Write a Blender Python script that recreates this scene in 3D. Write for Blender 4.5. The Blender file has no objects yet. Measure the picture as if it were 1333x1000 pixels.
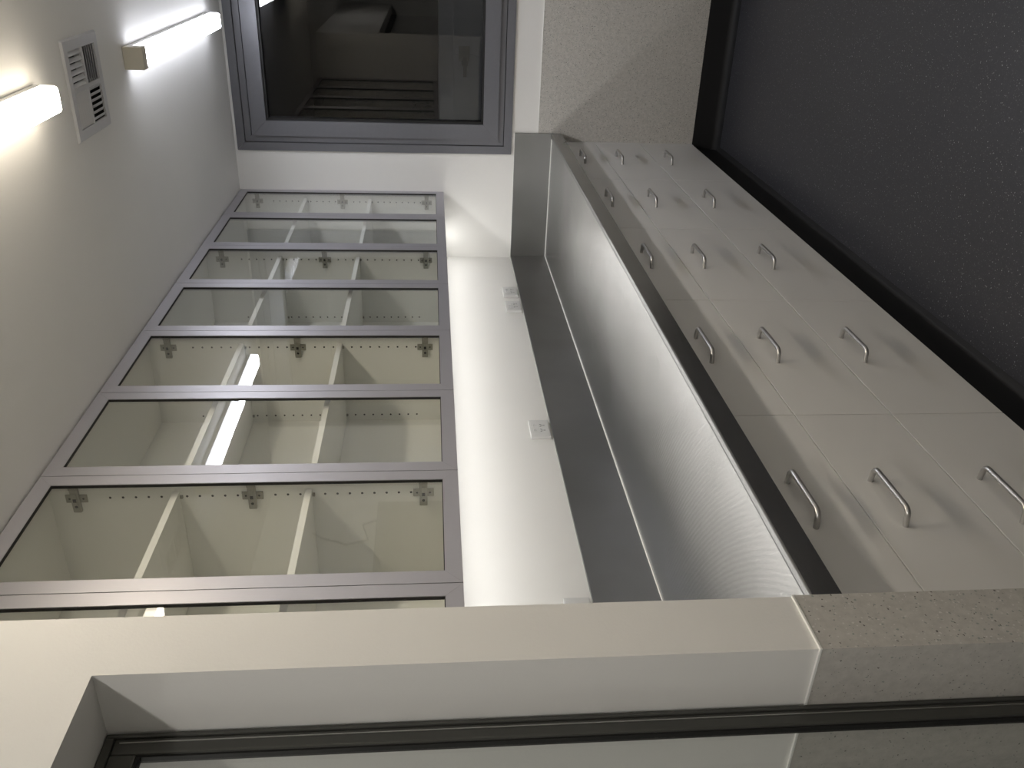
import bpy, bmesh, math, random
from mathutils import Matrix, Vector
random.seed(7)
S = bpy.context.scene
COL = S.collection

# ------------------------------------------------------------------ camera
cam_d = bpy.data.cameras.new('camera'); cam = bpy.data.objects.new('camera', cam_d); COL.objects.link(cam)
R0 = Vector((-0.08377047, -0.03701273, -0.99579745))   # picture x in the room (the phone lay on its side)
R1 = Vector((-0.47360958, 0.88070623, 0.00710703))     # picture y (downwards)
R2 = Vector((0.87674197, 0.47221457, -0.09130676))     # viewing direction
CAM = Vector((-4.5626, -1.6521, 1.5243))
cam.matrix_world = Matrix(((R0.x, -R1.x, -R2.x, CAM.x), (R0.y, -R1.y, -R2.y, CAM.y), (R0.z, -R1.z, -R2.z, CAM.z), (0, 0, 0, 1)))
cam_d.sensor_fit = 'HORIZONTAL'; cam_d.sensor_width = 36.0; cam_d.lens = 1122.94 * 36 / 1333
cam_d.clip_start = 0.02; cam_d.clip_end = 60
S.camera = cam

# ------------------------------------------------------------------ world, exposure
world = bpy.data.worlds.new('night'); S.world = world; world.use_nodes = True
world.node_tree.nodes['Background'].inputs[0].default_value = (0.010, 0.011, 0.016, 1)
world.node_tree.nodes['Background'].inputs[1].default_value = 1.0
S.view_settings.view_transform = 'Standard'; S.view_settings.look = 'None'
S.view_settings.exposure = 0.0; S.view_settings.gamma = 1.0; S.view_settings.use_curve_mapping = False
LAMP = 52.0          # strength of the ceiling battens
UNDER = 17.0        # strength of the strip under the wall cabinets

# ------------------------------------------------------------------ key dimensions (metres)
H = 2.523                  # ceiling
XS = -3.576                # inner face of the stub wall
XJ = -3.686                # its other face, the jamb of the opening
YF = -0.740                # front face of the stub wall and bulkhead
ZH = 1.983                 # head of the opening
ZD = 0.967                 # top of the wall vinyl
ZK = 0.140                 # top of the black skirting
ZB, ZT = 1.4605, 2.5185    # wall cabinets
DC = 0.366                 # their depth including door
CW = 0.8842                # width of one wall cabinet
YO = -2.25                 # opposite wall
XB = -6.6                  # wall behind the camera

# ------------------------------------------------------------------ materials
def newmat(name):
    m = bpy.data.materials.new(name); m.use_nodes = True
    nt = m.node_tree; b = nt.nodes['Principled BSDF']
    return m, nt, b
def coords(nt, scale=(1, 1, 1)):
    t = nt.nodes.new('ShaderNodeTexCoord'); mp = nt.nodes.new('ShaderNodeMapping')
    mp.inputs['Scale'].default_value = scale; nt.links.new(t.outputs['Object'], mp.inputs[0]); return mp.outputs[0]
def ramp(nt, src, stops):
    r = nt.nodes.new('ShaderNodeValToRGB'); e = r.color_ramp.elements
    while len(e) < len(stops): e.new(0.5)
    for i, (p, c) in enumerate(stops):
        e[i].position = p; e[i].color = (c[0], c[1], c[2], 1) if isinstance(c, tuple) else (c, c, c, 1)
    nt.links.new(src, r.inputs[0]); return r.outputs[0]
def noise(nt, vec, scale, detail=3, rough=0.5):
    n = nt.nodes.new('ShaderNodeTexNoise'); n.inputs['Scale'].default_value = scale
    n.inputs['Detail'].default_value = detail; n.inputs['Roughness'].default_value = rough
    nt.links.new(vec, n.inputs['Vector']); return n.outputs['Fac']
def bump(nt, b, src, strength, dist=0.001):
    n = nt.nodes.new('ShaderNodeBump'); n.inputs['Strength'].default_value = strength; n.inputs['Distance'].default_value = dist
    nt.links.new(src, n.inputs['Height']); nt.links.new(n.outputs[0], b.inputs['Normal'])
def mixc(nt, a, b_, fac, mode='MIX'):
    n = nt.nodes.new('ShaderNodeMix'); n.data_type = 'RGBA'; n.blend_type = mode
    for sock, v in ((n.inputs[6], a), (n.inputs[7], b_), (n.inputs[0], fac)):
        if hasattr(v, 'links'): nt.links.new(v, sock)
        elif isinstance(v, tuple): sock.default_value = (v[0], v[1], v[2], 1)
        else: sock.default_value = v
    return n.outputs[2]
def paint(name, col, rough=0.5, grain=0.0015, spec=0.4):
    m, nt, b = newmat(name); v = coords(nt)
    c = ramp(nt, noise(nt, v, 3.0, 4), [(0.3, tuple(x * 0.975 for x in col)), (0.7, col)])
    nt.links.new(c, b.inputs['Base Color']); b.inputs['Roughness'].default_value = rough
    b.inputs['Specular IOR Level'].default_value = spec
    bump(nt, b, noise(nt, v, 260, 2), 0.12, grain); return m
def simple(name, col, rough=0.5, metal=0.0, spec=0.5):
    m, nt, b = newmat(name); v = coords(nt)
    c = ramp(nt, noise(nt, v, 40, 2), [(0.3, tuple(x * 0.96 for x in col)), (0.7, col)])
    nt.links.new(c, b.inputs['Base Color'])
    b.inputs['Roughness'].default_value = rough; b.inputs['Metallic'].default_value = metal
    b.inputs['Specular IOR Level'].default_value = spec; return m

M = {}
M['wall'] = paint('wall paint', (0.80, 0.79, 0.765))
M['ceiling'] = paint('ceiling paint', (0.80, 0.79, 0.77), 0.7)
M['laminate'] = paint('white laminate', (0.74, 0.73, 0.71), 0.46, 0.0002, 0.35)
M['carcass'] = paint('cabinet board', (0.84, 0.84, 0.81), 0.45, 0.0002, 0.4)
M['edge'] = paint('edge banding and lit edges', (0.86, 0.86, 0.84), 0.4, 0.0002)
M['plastic'] = simple('white plastic', (0.82, 0.82, 0.81), 0.3)
M['outlet'] = simple('outlet plastic', (0.66, 0.66, 0.65), 0.3)  # white plastic, greyed in colour for the weak grazing light on it
M['capplastic'] = simple('cream end cap plastic', (0.72, 0.68, 0.58), 0.45)
M['black'] = simple('black rubber', (0.008, 0.008, 0.008), 0.6)
M['darkslot'] = simple('dark recess', (0.012, 0.012, 0.012), 0.8)
M['darkframe'] = simple('dark bronze aluminium', (0.075, 0.075, 0.068), 0.38, 0.2)
M['vent'] = simple('grille enamel', (0.60, 0.60, 0.62), 0.4)
M['nickel'] = simple('hinge nickel', (0.38, 0.37, 0.33), 0.35, 0.9)
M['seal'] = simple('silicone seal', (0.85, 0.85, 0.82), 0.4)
M['copper'] = simple('board backing', (0.5, 0.48, 0.44), 0.6)
M['cordgrey'] = simple('grey cord', (0.10, 0.10, 0.10), 0.5)
M['device'] = simple('grey enamel box', (0.22, 0.22, 0.21), 0.5)

def alu(name, col, rough, stretch):
    m, nt, b = newmat(name)
    v = coords(nt, stretch)
    n = noise(nt, v, 60, 4, 0.6)
    nt.links.new(ramp(nt, n, [(0.2, tuple(x * 0.93 for x in col)), (0.8, col)]), b.inputs['Base Color'])
    b.inputs['Metallic'].default_value = 0.75; b.inputs['Roughness'].default_value = rough
    bump(nt, b, n, 0.06, 0.0003); return m
M['alu'] = alu('satin anodised aluminium', (0.55, 0.54, 0.575), 0.46, (20, 20, 1))
M['winframe'] = alu('grey powder coated window frame', (0.17, 0.172, 0.190), 0.48, (8, 1, 1))
M['winframe'].node_tree.nodes['Principled BSDF'].inputs['Metallic'].default_value = 0.3
M['handle'] = alu('brushed steel handle', (0.56, 0.55, 0.54), 0.36, (1, 20, 20))
M['handle'].node_tree.nodes['Principled BSDF'].inputs['Metallic'].default_value = 1.0

def stainless(name, lo, hi, col, swirl=1.0):
    m, nt, b = newmat(name)
    v = coords(nt, (1, 1, 1))
    # circular sanding swirls in the sheet
    mp = nt.nodes.new('ShaderNodeMapping'); mp.inputs['Location'].default_value = (2.31, -0.70, 0)
    t = nt.nodes.new('ShaderNodeTexCoord'); nt.links.new(t.outputs['Object'], mp.inputs[0])
    w = nt.nodes.new('ShaderNodeTexWave'); w.wave_type = 'RINGS'; w.rings_direction = 'Z'
    w.inputs['Scale'].default_value = 26.0; w.inputs['Distortion'].default_value = 1.5; w.inputs['Detail'].default_value = 2
    nt.links.new(mp.outputs[0], w.inputs['Vector'])
    st = coords(nt, (2, 60, 60)); fine = noise(nt, st, 20, 4, 0.7)
    big = noise(nt, v, 2.2, 3)
    basec = mixc(nt, ramp(nt, big, [(0.3, (col * 0.78, col * 0.78, col * 0.77)), (0.7, (col, col, col))]), ramp(nt, w.outputs['Fac'], [(0.0, 1 - 0.10 * swirl), (1.0, 1.0)]), 1.0, 'MULTIPLY')
    nt.links.new(basec, b.inputs['Base Color'])
    b.inputs['Metallic'].default_value = 1.0
    rr = nt.nodes.new('ShaderNodeMapRange'); rr.inputs['To Min'].default_value = lo; rr.inputs['To Max'].default_value = hi
    nt.links.new(noise(nt, v, 3.5, 5, 0.65), rr.inputs[0]); nt.links.new(rr.outputs[0], b.inputs['Roughness'])
    ad = nt.nodes.new('ShaderNodeMath'); ad.operation = 'MULTIPLY_ADD'; ad.inputs[1].default_value = 0.7 * swirl
    nt.links.new(w.outputs['Fac'], ad.inputs[0]); nt.links.new(fine, ad.inputs[2])
    bump(nt, b, ad.outputs[0], 0.22, 0.0007)
    return m
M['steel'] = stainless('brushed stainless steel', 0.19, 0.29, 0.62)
M['steelwall'] = stainless('brushed stainless splashback', 0.28, 0.42, 0.33, 0.0)  # bench steel again, colour darkened for the dark room it mirrors
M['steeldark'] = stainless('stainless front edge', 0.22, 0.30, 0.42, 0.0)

def speckled(name, base, spots, scale, rough=0.45):
    """sheet vinyl: flecks of several sizes"""
    m, nt, b = newmat(name); v = coords(nt)
    col = ramp(nt, noise(nt, v, 55, 5, 0.7), [(0.35, tuple(x * 0.90 for x in base)), (0.65, tuple(x * 1.07 for x in base))])
    for sc, thr, c in spots:
        vo = nt.nodes.new('ShaderNodeTexVoronoi'); vo.inputs['Scale'].default_value = sc * scale
        vo.inputs['Randomness'].default_value = 1.0
        nw = nt.nodes.new('ShaderNodeMix'); nw.data_type = 'VECTOR'
        nn = nt.nodes.new('ShaderNodeTexNoise'); nn.inputs['Scale'].default_value = sc * scale * 1.3
        nt.links.new(v, nn.inputs['Vector'])
        ad = nt.nodes.new('ShaderNodeVectorMath'); ad.operation = 'MULTIPLY_ADD'
        ad.inputs[1].default_value = (0.8 / (sc * scale),) * 3
        nt.links.new(nn.outputs['Color'], ad.inputs[0]); nt.links.new(v, ad.inputs[2])
        nt.links.new(ad.outputs[0], vo.inputs['Vector'])
        sep = nt.nodes.new('ShaderNodeSeparateColor'); nt.links.new(vo.outputs['Color'], sep.inputs[0])
        # fleck radius differs from cell to cell; many cells have none
        th = nt.nodes.new('ShaderNodeMath'); th.operation = 'MULTIPLY_ADD'; th.inputs[1].default_value = thr * 1.6; th.inputs[2].default_value = -thr * 0.9
        nt.links.new(sep.outputs[0], th.inputs[0])
        lt = nt.nodes.new('ShaderNodeMath'); lt.operation = 'LESS_THAN'
        nt.links.new(vo.outputs['Distance'], lt.inputs[0]); nt.links.new(th.outputs[0], lt.inputs[1])
        col = mixc(nt, col, c, lt.outputs[0])
    nt.links.new(col, b.inputs['Base Color']); b.inputs['Roughness'].default_value = rough
    bump(nt, b, noise(nt, v, 300, 2), 0.15, 0.0006)
    return m
M['dado'] = speckled('speckled grey wall vinyl', (0.52, 0.50, 0.465),
                     [(190, 0.55, (0.64, 0.62, 0.59)), (170, 0.52, (0.30, 0.325, 0.30)), (120, 0.33, (0.14, 0.13, 0.12))], 1.0)
M['floor'] = speckled('black flecked floor vinyl', (0.033, 0.0335, 0.040),
                      [(250, 0.60, (0.055, 0.056, 0.062)), (200, 0.50, (0.10, 0.10, 0.105)), (150, 0.40, (0.26, 0.26, 0.27))], 1.0, 0.42)
M['skirting'] = simple('black skirting vinyl', (0.010, 0.010, 0.011), 0.62, 0, 0.35)

def glass(name, tint, rough=0.0, ior=1.5):
    m = bpy.data.materials.new(name); m.use_nodes = True; nt = m.node_tree; nt.nodes.clear()
    o = nt.nodes.new('ShaderNodeOutputMaterial'); mx = nt.nodes.new('ShaderNodeMixShader')
    fr = nt.nodes.new('ShaderNodeFresnel'); fr.inputs[0].default_value = ior
    # inside the pane the Fresnel node inverts the index again: give it 1/ior there, so both faces reflect like air to glass
    geo = nt.nodes.new('ShaderNodeNewGeometry'); sg = nt.nodes.new('ShaderNodeMapRange')
    sg.inputs['To Min'].default_value = ior; sg.inputs['To Max'].default_value = 1 / ior
    nt.links.new(geo.outputs['Backfacing'], sg.inputs[0]); nt.links.new(sg.outputs[0], fr.inputs[0])
    t = nt.nodes.new('ShaderNodeBsdfTransparent'); t.inputs[0].default_value = (*tint, 1)
    g = nt.nodes.new('ShaderNodeBsdfGlossy'); g.inputs['Roughness'].default_value = rough; g.inputs[0].default_value = (1, 1, 1, 1)
    nt.links.new(fr.outputs[0], mx.inputs[0]); nt.links.new(t.outputs[0], mx.inputs[1]); nt.links.new(g.outputs[0], mx.inputs[2])
    nt.links.new(mx.outputs[0], o.inputs[0]); return m
M['glass'] = glass('cabinet glass', (0.98, 0.985, 0.972))
M['winglass'] = glass('tinted window glass', (0.62, 0.63, 0.65))  # tint put in to keep the room beyond faint
M['clearglass'] = glass('clear screen glass', (0.96, 0.97, 0.96))

def emit(name, col, k):
    m = bpy.data.materials.new(name); m.use_nodes = True; nt = m.node_tree; nt.nodes.clear()
    o = nt.nodes.new('ShaderNodeOutputMaterial'); e = nt.nodes.new('ShaderNodeEmission')
    e.inputs[0].default_value = (*col, 1); e.inputs[1].default_value = k; nt.links.new(e.outputs[0], o.inputs[0]); return m
LAMPS = {'lamp_cool': (0.90, 0.92, 1.0), 'lamp_mid': (1.0, 0.96, 0.90), 'lamp_warm': (1.0, 0.89, 0.72)}
for k_, c_ in LAMPS.items():
    M[k_] = emit(k_ + ' diffuser', c_, LAMP * {'lamp_warm': 1.12, 'lamp_cool': 1.04, 'lamp_mid': 0.86}[k_]); M[k_ + '_side'] = emit(k_ + ' diffuser side', c_, LAMP * (0.20 if k_ == 'lamp_warm' else 0.17))
M['led'] = emit('under cabinet diffuser', (1.0, 0.985, 0.955), UNDER)

# ------------------------------------------------------------------ helpers
def box(bm, x0, x1, y0, y1, z0, z1, bev=0.0, seg=2):
    vs = [bm.verts.new((x, y, z)) for z in (z0, z1) for x, y in ((x0, y0), (x1, y0), (x1, y1), (x0, y1))]
    fs = [bm.faces.new([vs[i] for i in f]) for f in ((3, 2, 1, 0), (4, 5, 6, 7), (0, 1, 5, 4), (1, 2, 6, 5), (2, 3, 7, 6), (3, 0, 4, 7))]
    if bev:
        es = {e for f in fs for e in f.edges}
        bmesh.ops.bevel(bm, geom=list(es), offset=bev, segments=seg, profile=0.5, affect='EDGES')
def prism(bm, poly, axis, a, b):
    """extrude a 2D polygon along an axis; poly in the two other axes in order"""
    def P(q, t): return {'x': (t, q[0], q[1]), 'y': (q[0], t, q[1]), 'z': (q[0], q[1], t)}[axis]
    v0 = [bm.verts.new(P(q, a)) for q in poly]; v1 = [bm.verts.new(P(q, b)) for q in poly]
    n = len(poly); bm.faces.new(v0); bm.faces.new(v1[::-1])
    for i in range(n): bm.faces.new((v0[i], v1[i], v1[(i + 1) % n], v0[(i + 1) % n]))
def ring_frame(bm, axis, u0, u1, v0, v1, w, d0, d1, gap=0.0):
    """mitred rectangular frame; axis is its normal; u,v the two in-plane axes; four members w wide from depth d0 to d1"""
    O = [(u0, v0), (u1, v0), (u1, v1), (u0, v1)]; I = [(u0 + w, v0 + w), (u1 - w, v0 + w), (u1 - w, v1 - w), (u0 + w, v1 - w)]
    for k in range(4):
        a, b_ = O[k], O[(k + 1) % 4]; c, d = I[(k + 1) % 4], I[k]
        if gap:
            ln = math.hypot(b_[0] - a[0], b_[1] - a[1]); ux, uy = (b_[0] - a[0]) / ln * gap, (b_[1] - a[1]) / ln * gap
            a = (a[0] + ux, a[1] + uy); d = (d[0] + ux, d[1] + uy); b_ = (b_[0] - ux, b_[1] - uy); c = (c[0] - ux, c[1] - uy)
        prism(bm, [a, b_, c, d], axis, d0, d1)
def cyl(bm, p0, p1, r, n=12, r2=None):
    p0, p1 = Vector(p0), Vector(p1); d = (p1 - p0).normalized()
    a = d.orthogonal().normalized(); b_ = d.cross(a); r2 = r if r2 is None else r2
    c0 = [bm.verts.new(p0 + (a * math.cos(2 * math.pi * i / n) + b_ * math.sin(2 * math.pi * i / n)) * r) for i in range(n)]
    c1 = [bm.verts.new(p1 + (a * math.cos(2 * math.pi * i / n) + b_ * math.sin(2 * math.pi * i / n)) * r2) for i in range(n)]
    bm.faces.new(c0[::-1]); bm.faces.new(c1)
    for i in range(n): bm.faces.new((c0[i], c0[(i + 1) % n], c1[(i + 1) % n], c1[i]))
def tube(bm, path, r, n=12):
    path = [Vector(p) for p in path]; rings = []; ref = None
    for i, p in enumerate(path):
        t = ((path[min(i + 1, len(path) - 1)] - path[max(i - 1, 0)])).normalized()
        if ref is None: ref = t.orthogonal().normalized()
        a = (ref - t * ref.dot(t)).normalized(); ref = a; b_ = t.cross(a)
        rings.append([bm.verts.new(p + (a * math.cos(2 * math.pi * k / n) + b_ * math.sin(2 * math.pi * k / n)) * r) for k in range(n)])
    for q, s in zip(rings, rings[1:]):
        for k in range(n): bm.faces.new((q[k], q[(k + 1) % n], s[(k + 1) % n], s[k]))
    bm.faces.new(rings[0][::-1]); bm.faces.new(rings[-1])
def obj(name, bm, mat, parent=None, smooth=False):
    bmesh.ops.recalc_face_normals(bm, faces=bm.faces[:])
    me = bpy.data.meshes.new(name); bm.to_mesh(me); bm.free()
    me.materials.append(mat if not isinstance(mat, str) else M[mat])
    if smooth:
        for p in me.polygons: p.use_smooth = True
        try: me.set_sharp_from_angle(angle=math.radians(40))
        except Exception: pass
    o = bpy.data.objects.new(name, me); COL.objects.link(o)
    if parent: o.parent = parent
    return o
def bx(name, dims, mat, parent=None, bev=0.0):
    bm = bmesh.new(); box(bm, *dims, bev=bev); return obj(name, bm, mat, parent)
def tag(o, label, cat, group=None):
    o['label'] = label; o['category'] = cat
    if group: o['group'] = group
    return o
def thing(name, loc, label, cat, group=None):
    o = bpy.data.objects.new(name, None); COL.objects.link(o); o.location = loc; o.empty_display_size = 0.05
    return tag(o, label, cat, group)
def struct(o): o['kind'] = 'structure'; return o
def copy_tree(o, parent=None):
    c = o.copy(); COL.objects.link(c); c.parent = parent
    for ch in list(o.children):
        copy_tree(ch, c)
    return c

# ================================================================== THE ROOM
FL0 = XB - 0.1
bm = bmesh.new(); box(bm, FL0, 0.12, YO - 0.1, 2.4, -0.1, 0.0); struct(obj('floor', bm, 'floor'))
GX, GY, GH = -1.85, -1.186, 0.110      # opening for the air grille
bm = bmesh.new(); box(bm, FL0, GX - GH, YO - 0.1, 2.4, H, H + 0.1); box(bm, GX + GH, 0.12, YO - 0.1, 2.4, H, H + 0.1)
box(bm, GX - GH, GX + GH, YO - 0.1, GY - GH, H, H + 0.1); box(bm, GX - GH, GX + GH, GY + GH, 2.4, H, H + 0.1)
struct(obj('ceiling', bm, 'ceiling'))
bm = bmesh.new(); box(bm, XS, 0.12, 0.0, 0.12, 0, H); struct(obj('wall_back', bm, 'wall'))
# end wall with the window opening
WY0, WY1, WZ0, WZ1 = -1.80, -0.572, 1.106, 2.509
bm = bmesh.new()
box(bm, 0, 0.12, WY1 - 0.02, 0.0, 0, H); box(bm, 0, 0.12, YO, WY0 + 0.02, 0, H)
box(bm, 0, 0.12, WY0 + 0.02, WY1 - 0.02, 0, WZ0 + 0.02); box(bm, 0, 0.12, WY0 + 0.02, WY1 - 0.02, WZ1 - 0.02, H)
struct(obj('wall_right', bm, 'wall'))
# stub wall between the alcove and the screen opening: also the wall seen through the screen
bm = bmesh.new(); box(bm, XJ, XS, YF, 2.3, 0, H); struct(obj('wall_left', bm, 'wall'))
# bulkhead over the glazed screen
bm = bmesh.new(); box(bm, XB, XJ, YF, -0.50, ZH, H); struct(obj('wall_front', bm, 'wall'))
bm = bmesh.new(); box(bm, FL0, 0.12, YO - 0.1, YO, 0, H); struct(obj('wall_opposite', bm, 'wall'))
bm = bmesh.new(); box(bm, XB - 0.1, XB, YO, 2.3, 0, H); struct(obj('wall_behind', bm, 'wall'))
bm = bmesh.new(); box(bm, XB, XJ, 2.3, 2.4, 0, H); struct(obj('wall_far', bm, 'wall'))

# wall vinyl up to dado height, with its white capping bead
def dado(n, dims, bead):
    o = struct(bx('trim_%d' % n, dims, 'dado')); b = bx('capping_bead', bead, 'seal', o); return o
T = 0.003
dado(1, (-T, 0, YO, -0.002, ZK, ZD), (-T - 0.001, 0.0, YO, -0.002, ZD, ZD + 0.003))
bm = bmesh.new(); box(bm, XJ - T, XS, YF - T, YF, ZK, ZD); box(bm, XJ - T, XJ, YF, 2.3, ZK, ZD)
o = struct(obj('trim_2', bm, 'dado'))
bm = bmesh.new(); box(bm, XJ - T - 0.001, XS, YF - T - 0.001, YF, ZD, ZD + 0.003); box(bm, XJ - T - 0.001, XJ, YF, 2.3, ZD, ZD + 0.003)
obj('capping_bead', bm, 'seal', o)
dado(3, (XB, 0, YO, YO + T, ZK, ZD), (XB, 0, YO, YO + T + 0.001, ZD, ZD + 0.003))

# coved black skirting
def cove(name, along, a, b, base, sgn, h=ZK, r=0.035):
    """along 'x' or 'y'; base = wall face coordinate; sgn = direction from the wall into the room"""
    poly = [(base, 0.0005), (base, h), (base + sgn * 0.004, h)]
    for k in range(7):
        t = math.pi / 2 * k / 6
        poly.append((base + sgn * (0.004 + r - r * math.cos(t)), 0.003 + r - r * math.sin(t)))
    poly.append((base + sgn * (0.004 + r + 0.012), 0.0005))
    bm = bmesh.new()
    if along == 'y': prism(bm, [(p[0], p[1]) for p in poly], 'y', a, b)
    else: prism(bm, poly, 'x', a, b)
    return struct(obj(name, bm, 'skirting', smooth=True))
cove('baseboard_right', 'y', YO, -0.60, 0.0, -1)
cove('baseboard_opposite', 'x', XB, 0.0, YO, 1)
cove('baseboard_left', 'x', XJ - 0.04, XS, YF, -1, r=0.03)
cove('baseboard_back', 'x', XS, -0.001, -0.612, -1, r=0.012)   # vinyl up the plinth of the drawer units
bx('plinth_board', (XS, -0.001, -0.612, -0.594, 0.0005, ZK - 0.001), 'skirting', bpy.data.objects['baseboard_back'])

# ================================================================== WINDOW in the end wall
w1 = bpy.data.objects.new('window_1', None); COL.objects.link(w1); struct(w1)
def ring(name, y0, y1, z0, z1, w, x0, x1, mat, parent, gap=0.0):
    bm = bmesh.new(); ring_frame(bm, 'x', y0, y1, z0, z1, w, x0, x1, gap); return obj(name, bm, mat, parent)
ring('outer_frame', WY0, WY1, WZ0, WZ1, 0.040, -0.010, 0.10, 'winframe', w1, 0.0003)
ring('shadow_gap', WY0 + 0.040, WY1 - 0.040, WZ0 + 0.040, WZ1 - 0.040, 0.004, 0.004, 0.10, 'black', w1)
ring('inner_frame', WY0 + 0.044, WY1 - 0.044, WZ0 + 0.044, WZ1 - 0.044, 0.030, -0.004, 0.10, 'winframe', w1, 0.0003)
sash = ring('sash', WY0 + 0.074, WY1 - 0.074, WZ0 + 0.073, WZ1 - 0.080, 0.076, -0.016, 0.060, 'winframe', w1, 0.0003)
ring('gasket', WY0 + 0.150, WY1 - 0.150, WZ0 + 0.149, WZ1 - 0.156, 0.011, -0.003, 0.055, 'black', sash)
bx('window_pane', (0.018, 0.024, WY0 + 0.155, WY1 - 0.155, WZ0 + 0.153, WZ1 - 0.160), 'winglass', sash)

# the dim room beyond it, with a low white cupboard
M['dimwall'] = paint('darkened paint of the room beyond', (0.045, 0.043, 0.047), 0.7)  # walls coloured near black for the lack of light there
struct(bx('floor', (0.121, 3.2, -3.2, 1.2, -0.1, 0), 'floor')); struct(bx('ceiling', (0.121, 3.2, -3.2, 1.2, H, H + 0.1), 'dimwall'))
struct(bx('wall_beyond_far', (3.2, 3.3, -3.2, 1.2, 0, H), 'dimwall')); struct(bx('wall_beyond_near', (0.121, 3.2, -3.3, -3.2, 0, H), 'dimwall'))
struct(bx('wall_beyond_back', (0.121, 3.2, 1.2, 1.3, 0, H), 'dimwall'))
cup = thing('storage_cupboard', (1.5, -0.90, 0.0), 'low white cupboard with a latch seen in the dark room behind the window glass', 'cupboard')
bx('carcass', (0.0, 0.45, -0.75, 0.75, 0.0, 1.47), 'laminate', cup)
for (a, b_, c, d) in ((-0.75, 0.03, 0.05, 1.374), (0.034, 0.75, 0.05, 1.374)):
    bx('door', (-0.018, -0.001, a, b_, c, d), 'laminate', cup, 0.0015)
bm = bmesh.new(); box(bm, -0.032, -0.018, -0.02, 0.075, 1.27, 1.34, 0.003); cyl(bm, (-0.03, 0.085, 1.30), (-0.055, 0.085, 1.30), 0.022, 14)
box(bm, -0.048, -0.038, 0.05, 0.17, 1.288, 1.312, 0.003)
obj('latch', bm, 'nickel', cup)

# ================================================================== GLAZED SCREEN in the opening beside the stub wall
w2 = bpy.data.objects.new('window_2', None); COL.objects.link(w2); struct(w2)
SX0 = XB + 0.002
bm = bmesh.new()
box(bm, XJ - 0.010, XJ - 0.0035, -0.630, -0.605, 0.0, ZH - 0.001, 0.002)
box(bm, SX0, XJ - 0.010, -0.630, -0.605, ZH - 0.014, ZH - 0.001, 0.002)
obj('outer_frame', bm, 'darkframe', w2)
bm = bmesh.new()
box(bm, XJ - 0.036, XJ - 0.010, -0.627, -0.611, 0.0, ZH - 0.014, 0.003)
box(bm, SX0, XJ - 0.036, -0.627, -0.611, ZH - 0.050, ZH - 0.014, 0.003)
sf = obj('sash', bm, 'darkframe', w2)
bm = bmesh.new()
box(bm, XJ - 0.039, XJ - 0.036, -0.623, -0.6115, 0.0, ZH - 0.050)
box(bm, SX0, XJ - 0.039, -0.623, -0.6115, ZH - 0.054, ZH - 0.050)
obj('gasket', bm, 'black', sf)
bm = bmesh.new()
box(bm, XJ - 0.0185, XJ - 0.017, -0.6282, -0.627, 0.0, ZH - 0.022)
obj('bead', bm, 'handle', sf)
bx('window_pane', (SX0, XJ - 0.038, -0.619, -0.613, 0.0, ZH - 0.052), 'clearglass', sf)

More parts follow.
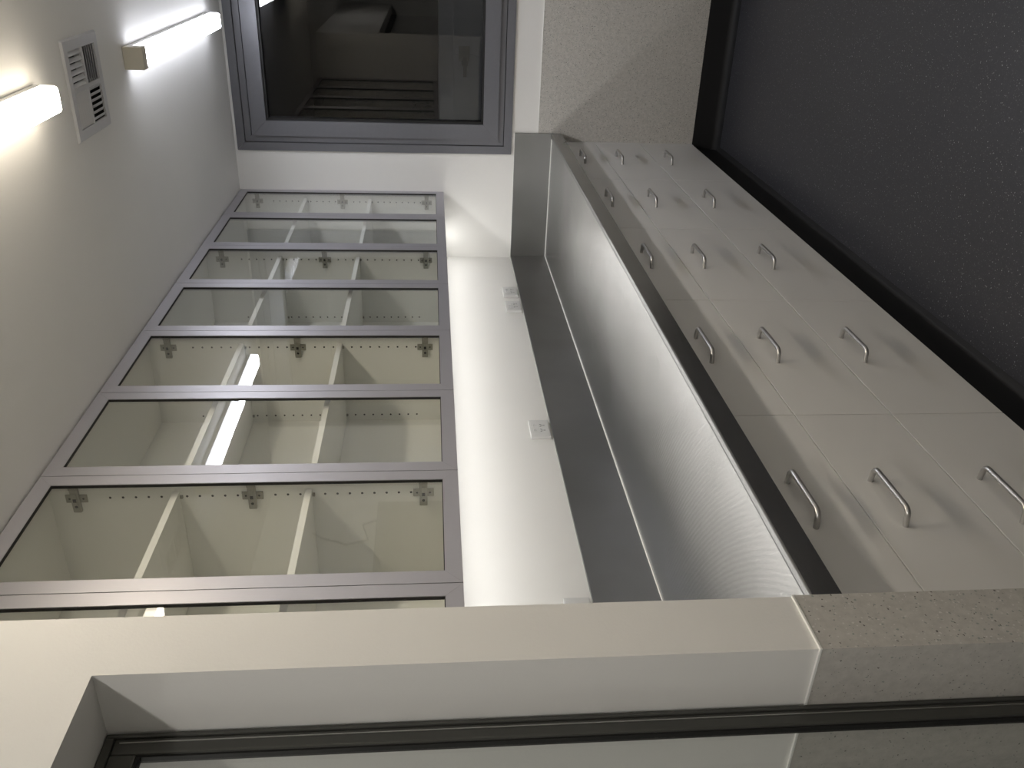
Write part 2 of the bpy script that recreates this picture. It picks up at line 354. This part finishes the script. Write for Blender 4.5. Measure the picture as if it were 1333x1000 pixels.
# ================================================================== WALL CABINETS
W2 = CW / 2
SHELF = (2.177, 1.841)
HINGE = (2.434, 1.994, 1.551)
def hinge_mesh():
    bm = bmesh.new()
    box(bm, 0, 0.003, -0.012, 0.012, -0.027, 0.027, 0.0009, 2)          # wing plate
    box(bm, 0.003, 0.013, -0.034, 0.036, -0.0105, 0.0105, 0.002, 2)     # arm
    box(bm, 0.013, 0.016, -0.024, 0.012, -0.006, 0.006, 0.001, 1)       # cover
    box(bm, 0.000, 0.016, -0.046, -0.034, -0.011, 0.011, 0.002, 2)      # elbow towards the door
    return bm
def make_cabinet():
    root = thing('wall_cabinet', (-CW / 2, 0, ZB), '', 'cabinet', 'glass door wall cabinets in a row')
    h = ZT - ZB; yb, yf = -0.001, -(DC - 0.022); t = 0.018; g = 0.0006
    L, Rr = -CW / 2 + g, CW / 2 - g
    for x0, x1 in ((L, L + t), (Rr - t, Rr)): bx('side_panel', (x0, x1, yf, yb, 0.014, h), 'carcass', root)
    bx('top_panel', (L + t, Rr - t, yf, yb, h - t, h), 'carcass', root)
    bx('bottom_panel', (L + t, Rr - t, yf, yb, 0.014, 0.032), 'carcass', root)
    bx('back_panel', (L + t, Rr - t, yb - 0.008, yb, 0.032, h - t), 'carcass', root)
    for z in SHELF:
        sh = bx('shelf', (L + t + 0.001, Rr - t - 0.001, -0.325, yb - 0.010, z - ZB, z - ZB + 0.0165), 'carcass', root)
        bx('pale_edge', (L + t + 0.001, Rr - t - 0.001, -0.3262, -0.325, z - ZB, z - ZB + 0.0165), 'edge', sh)
        bm = bmesh.new()
        for x in (L + t, Rr - t - 0.006):
            for y in (-0.310, -0.034): box(bm, x, x + 0.006, y - 0.004, y + 0.004, z - ZB - 0.007, z - ZB)
        obj('shelf_pin', bm, 'nickel', sh)['kind'] = 'stuff'
    # rows of shelf holes, front and back, on both sides
    bm = bmesh.new()
    for sx, x in ((1, L + t), (-1, Rr - t)):
        for y in (-0.310, -0.034):
            for k in range(25):
                z = 2.352 - 0.032 * k
                if any(-0.004 < z - s < 0.020 for s in SHELF): continue
                if y < -0.2 and any(abs(z - q) < 0.027 for q in HINGE): continue
                cyl(bm, (x, y, z - ZB), (x + sx * 0.0006, y, z - ZB), 0.0033, 8)
    obj('shelf_holes', bm, 'darkslot', root)['kind'] = 'stuff'
    hm = None
    for sx, x in ((1, L + t), (-1, Rr - t)):
        for z in HINGE:
            if hm is None:
                hg = obj('hinge', hinge_mesh(), 'nickel', root); hm = hg.data
                bm = bmesh.new()
                for q in (-0.017, 0.017): cyl(bm, (0.003, 0, q), (0.0036, 0, q), 0.0026, 12)
                box(bm, 0.016, 0.0165, -0.008, 0.002, -0.004, 0.004)
                cyl(bm, (0.013, 0.018, 0), (0.0136, 0.018, 0), 0.004, 10)
                sc = obj('screw', bm, 'darkslot', hg); sm = sc.data
            else:
                hg = bpy.data.objects.new('hinge', hm); COL.objects.link(hg); hg.parent = root
                sc = bpy.data.objects.new('screw', sm); COL.objects.link(sc); sc.parent = hg
            hg.location = (x, -0.310, z - ZB)
            if sx < 0: hg.scale = (-1, 1, 1)
    # two doors: mitred aluminium frame, black gasket, glass, meeting in the middle
    for x0, x1 in ((-CW / 2, 0), (0, CW / 2)):
        a, b_ = x0 + 0.0012, x1 - 0.0012
        bm = bmesh.new(); ring_frame(bm, 'y', a, b_, 0.0, h, 0.040, -DC, -DC + 0.009, 0.0002); ring_frame(bm, 'y', a, b_, 0.0, h, 0.022, -DC + 0.009, -DC + 0.020)
        d = obj('door', bm, 'alu', root)
        bm = bmesh.new(); ring_frame(bm, 'y', a + 0.040, b_ - 0.040, 0.040, h - 0.040, 0.0020, -DC + 0.0015, -DC + 0.009); obj('gasket', bm, 'black', d)
        bx('glass_pane', (a + 0.0405, b_ - 0.0405, -DC + 0.0045, -DC + 0.0085, 0.0405, h - 0.0405), 'glass', d)
    return root
cab = make_cabinet()
labels = ['glass door wall cabinet farthest away, against the end wall beside the window',
          'second glass door wall cabinet from the end wall, with a lamp mirrored at one end',
          'third glass door wall cabinet from the end wall, crossed by the longest white lamp reflection',
          'nearest glass door wall cabinet, partly hidden behind the cream stub wall']
cab['label'] = labels[0]
for i in range(1, 4):
    c = copy_tree(cab); c.location = (-CW * (i + 0.5), 0, ZB); c['label'] = labels[i]
# closing strip between the cabinets and the ceiling
o = bx('trim_4', (XS + 0.001, -0.001, -DC + 0.012, -0.002, ZT + 0.001, H - 0.0005), 'carcass'); struct(o)
# filler beside the last cabinet
o = bx('trim_5', (XS + 0.001, -4 * CW - 0.001, -DC, -0.002, ZB, ZT), 'alu'); struct(o)

# strip light under the cabinets
t = thing('strip_light', (-1.78, -0.13, ZB + 0.0135), 'slim white strip light under the wall cabinets, shining on the wall', 'lamp')
bx('housing', (-1.74, 1.74, -0.018, 0.018, -0.006, 0.0), 'plastic', t)
bx('diffuser', (-1.735, 1.735, -0.014, 0.014, -0.0105, -0.006), 'led', t)

# ================================================================== STAINLESS BENCH
bench = thing('steel_bench', (-1.788, -0.35, 0.895), 'brushed stainless steel benchtop with raised splashback along two walls', 'benchtop')
X0, X1 = XS + 0.001 + 1.788, -0.001 + 1.788
def Yl(y): return y + 0.35
bm = bmesh.new(); box(bm, X0, X1, Yl(-0.655), Yl(-0.006), -0.020, 0.0); obj('worktop', bm, 'steel', bench)
bm = bmesh.new()
prism(bm, [(Yl(-0.655), -0.050), (Yl(-0.655), 0.0), (Yl(-0.661), 0.004), (Yl(-0.668), 0.0062), (Yl(-0.681), 0.0062), (Yl(-0.6835), 0.0052), (Yl(-0.684), 0.003), (Yl(-0.684), -0.0485), (Yl(-0.6825), -0.050)], 'x', X0, X1)
obj('front_edge', bm, 'steeldark', bench)
bm = bmesh.new(); box(bm, X0, X1, Yl(-0.012), Yl(-0.001), -0.020, 0.1944, 0.0012); us = obj('splashback', bm, 'steelwall', bench)
bx('sealant_line', (X0, X1, Yl(-0.0025), Yl(-0.001), 0.1944, 0.1965), 'seal', us)
bm = bmesh.new(); box(bm, X1 - 0.010, X1, Yl(-0.684), Yl(-0.012), -0.020, 0.1944, 0.0012); us = obj('splashback', bm, 'steelwall', bench)
bx('sealant_line', (X1 - 0.002, X1, Yl(-0.684), Yl(-0.012), 0.1944, 0.1970), 'seal', us)
bm = bmesh.new(); box(bm, X0, X0 + 0.010, Yl(-0.684), Yl(-0.012), -0.020, 0.1944, 0.0012); obj('splashback', bm, 'steelwall', bench)
# rolled corner between worktop and splashback: its highlight put in as a white strip
for nm, dims in (('fold_highlight', (X0 + 0.01, X1 - 0.01, Yl(-0.0155), Yl(-0.012), 0.0, 0.0035)), ('fold_highlight', (X1 - 0.0135, X1 - 0.010, Yl(-0.655), Yl(-0.012), 0.0, 0.0035))):
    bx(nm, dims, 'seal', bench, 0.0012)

# ================================================================== DRAWER UNITS
DP = 0.7045; XE = -0.0365
ROWS = [(0.6700, 0.8430, 0.790), (0.4280, 0.6660, 0.609), (ZK + 0.002, 0.4240, 0.366)]
def handle_mesh():
    bm = bmesh.new(); p = []
    hw, pr, r = 0.077, 0.036, 0.016
    p.append((-hw, 0, 0)); p.append((-hw + 0.003, -pr + r, 0))
    for k in range(1, 7):
        a = math.pi / 2 * k / 6; p.append((-hw + 0.003 + r * (1 - math.cos(a)), -pr + r - r * math.sin(a), 0))
    q = [(-x, y, z) for x, y, z in p][::-1]
    tube(bm, p + q, 0.0058, 14); return bm
def make_unit():
    root = thing('drawer_unit', (XE - DP / 2, -0.3, 0.0), '', 'drawers', 'three drawer units under the steel bench')
    L, Rr = -DP / 2, DP / 2
    bm = bmesh.new()
    box(bm, L + 0.0005, L + 0.018, -0.323, 0.29, ZK + 0.002, 0.843); box(bm, Rr - 0.018, Rr - 0.0005, -0.323, 0.29, ZK + 0.002, 0.843)
    box(bm, L + 0.018, Rr - 0.018, -0.318, 0.29, ZK + 0.002, ZK + 0.02); box(bm, L + 0.018, Rr - 0.018, -0.318, 0.29, 0.825, 0.843)
    box(bm, L + 0.018, Rr - 0.018, 0.28, 0.29, ZK + 0.02, 0.825)
    obj('carcass', bm, 'carcass', root)
    hm = None
    for z0, z1, zh in ROWS:
        dr = bx('drawer', (L + 0.0012, Rr - 0.0012, -0.343, -0.325, z0, z1), 'laminate', root, 0.0008)
        if zh < 0.7: bx('pale_edge', (L + 0.0012, Rr - 0.0012, -0.3433, -0.325, z1, z1 + 0.0014), 'edge', dr)  # lit top edge of the drawer painted on as a lighter strip
        bx('drawer_box', (L + 0.03, Rr - 0.03, -0.325, 0.22, z0 + 0.02, z1 - 0.04), 'carcass', dr)
        if hm is None: h = obj('handle', handle_mesh(), 'handle', dr, True); hm = h.data
        else: h = bpy.data.objects.new('handle', hm); COL.objects.link(h); h.parent = dr
        h.location = (0, -0.3425, zh)
    return root
un = make_unit()
ul = ['drawer unit farthest away, touching the speckled end wall below the window',
      'second three drawer unit from the end wall under the steel bench',
      'middle one of the five three drawer units under the bench',
      'fourth three drawer unit from the end wall, next to the nearest unit',
      'nearest three drawer unit, beside the speckled stub wall']
un['label'] = ul[0]
for i in range(1, 5):
    c = copy_tree(un); c.location = (XE - DP * (i + 0.5), -0.3, 0); c['label'] = ul[i]
struct(bx('trim_6', (XE + 0.001, -0.0035, -0.643, -0.60, ZK + 0.002, 0.843), 'laminate'))

# ================================================================== POWER OUTLETS
def make_outlet():
    root = thing('power_outlet', (0, 0, 0), '', 'socket', 'double power outlets above the splashback')
    bx('face_plate', (-0.059, 0.059, -0.0125, -0.0005, -0.0365, 0.0365), 'outlet', root, 0.0015)
    bx('inner_panel', (-0.053, 0.053, -0.0135, -0.0125, -0.032, 0.032), 'outlet', root, 0.0004)
    for sx in (-0.017, 0.017):
        sw = bx('switch', (sx - 0.006, sx + 0.006, -0.0165, -0.0132, 0.012, 0.024), 'outlet', root, 0.001)
        bx('switch_dot', (sx - 0.001, sx + 0.001, -0.0167, -0.0164, 0.019, 0.021), 'darkslot', sw)
        bm = bmesh.new()
        for a, dx, dz in ((0.5, -0.006, 0.0), (-0.5, 0.006, 0.0), (0, 0, -0.011)):
            c_, s_ = math.cos(a), math.sin(a); hw, hh = 0.0012, 0.0042
            P = [(sx + dx + u * c_ - v * s_, dz + u * s_ + v * c_ - 0.005) for u, v in ((-hw, -hh), (hw, -hh), (hw, hh), (-hw, hh))]
            prism(bm, P, 'y', -0.0139, -0.0134)
        obj('pin_slots', bm, 'darkslot', root)
    return root
ot = make_outlet(); ot.location = (-0.532, 0, 1.134); ot['label'] = 'white double power outlet nearest the end wall, farther one of the pair'
for x, lb in ((-0.716, 'white double power outlet of the far pair, the one nearer the camera'), (-1.862, 'single standing white double power outlet at the middle of the bench'),
              (-2.825, 'white double power outlet almost hidden by the cream stub wall')):
    c = copy_tree(ot); c.location = (x, 0, 1.134); c['label'] = lb

# ================================================================== CEILING LIGHTS
def make_batten(lampmat):
    root = thing('batten_light', (0, 0, H), '', 'lamp', 'white batten lights on the ceiling')
    bx('base', (-0.60, 0.60, -0.0335, 0.0335, -0.020, -0.0005), 'plastic', root, 0.001)
    for s in (-1, 1):
        a, b_ = (-0.602, -0.560) if s < 0 else (0.575, 0.602)
        if s < 0: bx('end_cap', (a, b_, -0.0355, 0.0355, -0.064, -0.0005), 'capplastic', root, 0.002)
        else: bx('end_cap', (0.5965, 0.602, -0.026, 0.026, -0.056, -0.022), lampmat + '_side', root, 0.004)
    bm = bmesh.new()
    poly = [(-0.0335, -0.020), (-0.0335, -0.049)]
    for k in range(1, 7):
        a = math.pi / 2 * k / 6; poly.append((-0.0225 - 0.011 * math.cos(a), -0.049 - 0.012 * math.sin(a)))
    poly += [(-x, z) for x, z in poly[::-1]]
    prism(bm, poly, 'x', -0.560, 0.5965)
    d = obj('diffuser', bm, lampmat, root, True); d.data.materials.append(M[lampmat + '_side'])
    for p in d.data.polygons: p.material_index = 0 if p.normal.z < -0.6 else 1
    return root
LY = -1.212
b1 = make_batten('lamp_cool'); b1.location = (-0.885, LY, H); b1['label'] = 'white batten ceiling light beyond the air grille, near the end wall'
b2 = copy_tree(b1); b2.location = (-2.80, LY, H); b2.rotation_euler = (0, 0, 0); b2['label'] = 'warmer white batten ceiling light on the near side of the air grille'
b3 = copy_tree(b1); b3.location = (-4.95, LY - 0.1, H); b3['label'] = 'white batten ceiling light overhead outside the opening'
b4 = copy_tree(b1); b4.location = (-4.7, 1.0, H); b4['label'] = 'unseen batten ceiling light added to brighten the room behind the glazed screen'  # unseen lamp, added to light the wall behind the screen
for b_, mt in ((b2, 'lamp_warm'), (b3, 'lamp_mid'), (b4, 'lamp_mid')):
    for ch in b_.children:
        if ch.data.materials[0].name.startswith('lamp_cool'):
            ch.data = ch.data.copy()
            for i, q in enumerate(ch.data.materials): ch.data.materials[i] = M[mt + ('_side' if q.name.endswith('side') else '')]

# ================================================================== AIR GRILLE
gr = thing('air_grille', (-1.85, -1.186, H), 'square white air grille with four fields of slats, between the two ceiling lights', 'vent')
G = 0.138
bm = bmesh.new()
for k in range(4):
    pass
# bevelled surround
def quadframe(bm, a, b, za, zb):
    A = [(-a, -a, za), (a, -a, za), (a, a, za), (-a, a, za)]; B = [(-b, -b, zb), (b, -b, zb), (b, b, zb), (-b, b, zb)]
    va = [bm.verts.new(p) for p in A]; vb = [bm.verts.new(p) for p in B]
    for i in range(4): bm.faces.new((va[i], va[(i + 1) % 4], vb[(i + 1) % 4], vb[i]))
ring_frame(bm, 'z', -0.133, 0.133, -0.133, 0.133, 0.027, -0.007, -0.001)
quadframe(bm, 0.133, G, -0.007, -0.0005); fr = obj('frame', bm, 'vent', gr)
bm = bmesh.new(); ring_frame(bm, 'z', -0.1085, 0.1085, -0.1085, 0.1085, 0.0025, 0.0, 0.09); obj('duct_collar', bm, 'darkslot', gr)
bm = bmesh.new(); box(bm, -0.106, 0.106, -0.006, 0.006, -0.0065, 0.016); box(bm, -0.006, 0.006, -0.106, 0.106, -0.0066, 0.016); obj('crossbar', bm, 'vent', gr)
bm = bmesh.new(); box(bm, -0.106, 0.106, -0.106, 0.106, 0.06, 0.07); obj('duct_opening', bm, 'darkslot', gr)
def slat_mesh():
    # a blade along local x, 94 mm long, leaning so that its upper edge lies towards +y
    bm = bmesh.new(); th = 0.0020
    prism(bm, [(-0.0060, -0.0062), (-0.0060 + th, -0.0066), (0.0056, 0.0006), (0.0056 - th, 0.0010)], 'x', -0.0495, 0.0495); return bm
sm = None
n = 6
for cx, cy, rot in ((-0.055, -0.055, math.pi), (0.055, 0.055, 0), (0.055, -0.055, -math.pi / 2), (-0.055, 0.055, math.pi / 2)):
    for k in range(n):
        off = -0.0425 + k * 0.017
        if sm is None: s = obj('slat', slat_mesh(), 'vent', gr); sm = s.data
        else: s = bpy.data.objects.new('slat', sm); COL.objects.link(s); s.parent = gr
        horiz = abs(math.sin(rot)) < 0.5
        s.location = (cx, cy + off, 0) if horiz else (cx + off, cy, 0)
        s.rotation_euler = (0, 0, rot)

# ================================================================== things seen only mirrored in the cabinet glass
o = thing('control_box', (-0.60, YO + 0.0005, 1.64), 'grey box with a cord on the opposite wall, mirrored in the nearest full glass door', 'wall unit')
bx('housing', (-0.36, 0.36, 0.0, 0.05, -0.22, 0.22), 'device', o, 0.006)
bm = bmesh.new(); tube(bm, [(0.2, 0.03, 0.22), (0.16, 0.03, 0.30), (0.02, 0.03, 0.26), (-0.02, 0.03, 0.38), (0.04, 0.03, 0.52), (0.10, 0.02, 0.58)], 0.005, 8); obj('cord', bm, 'cordgrey', o, True)
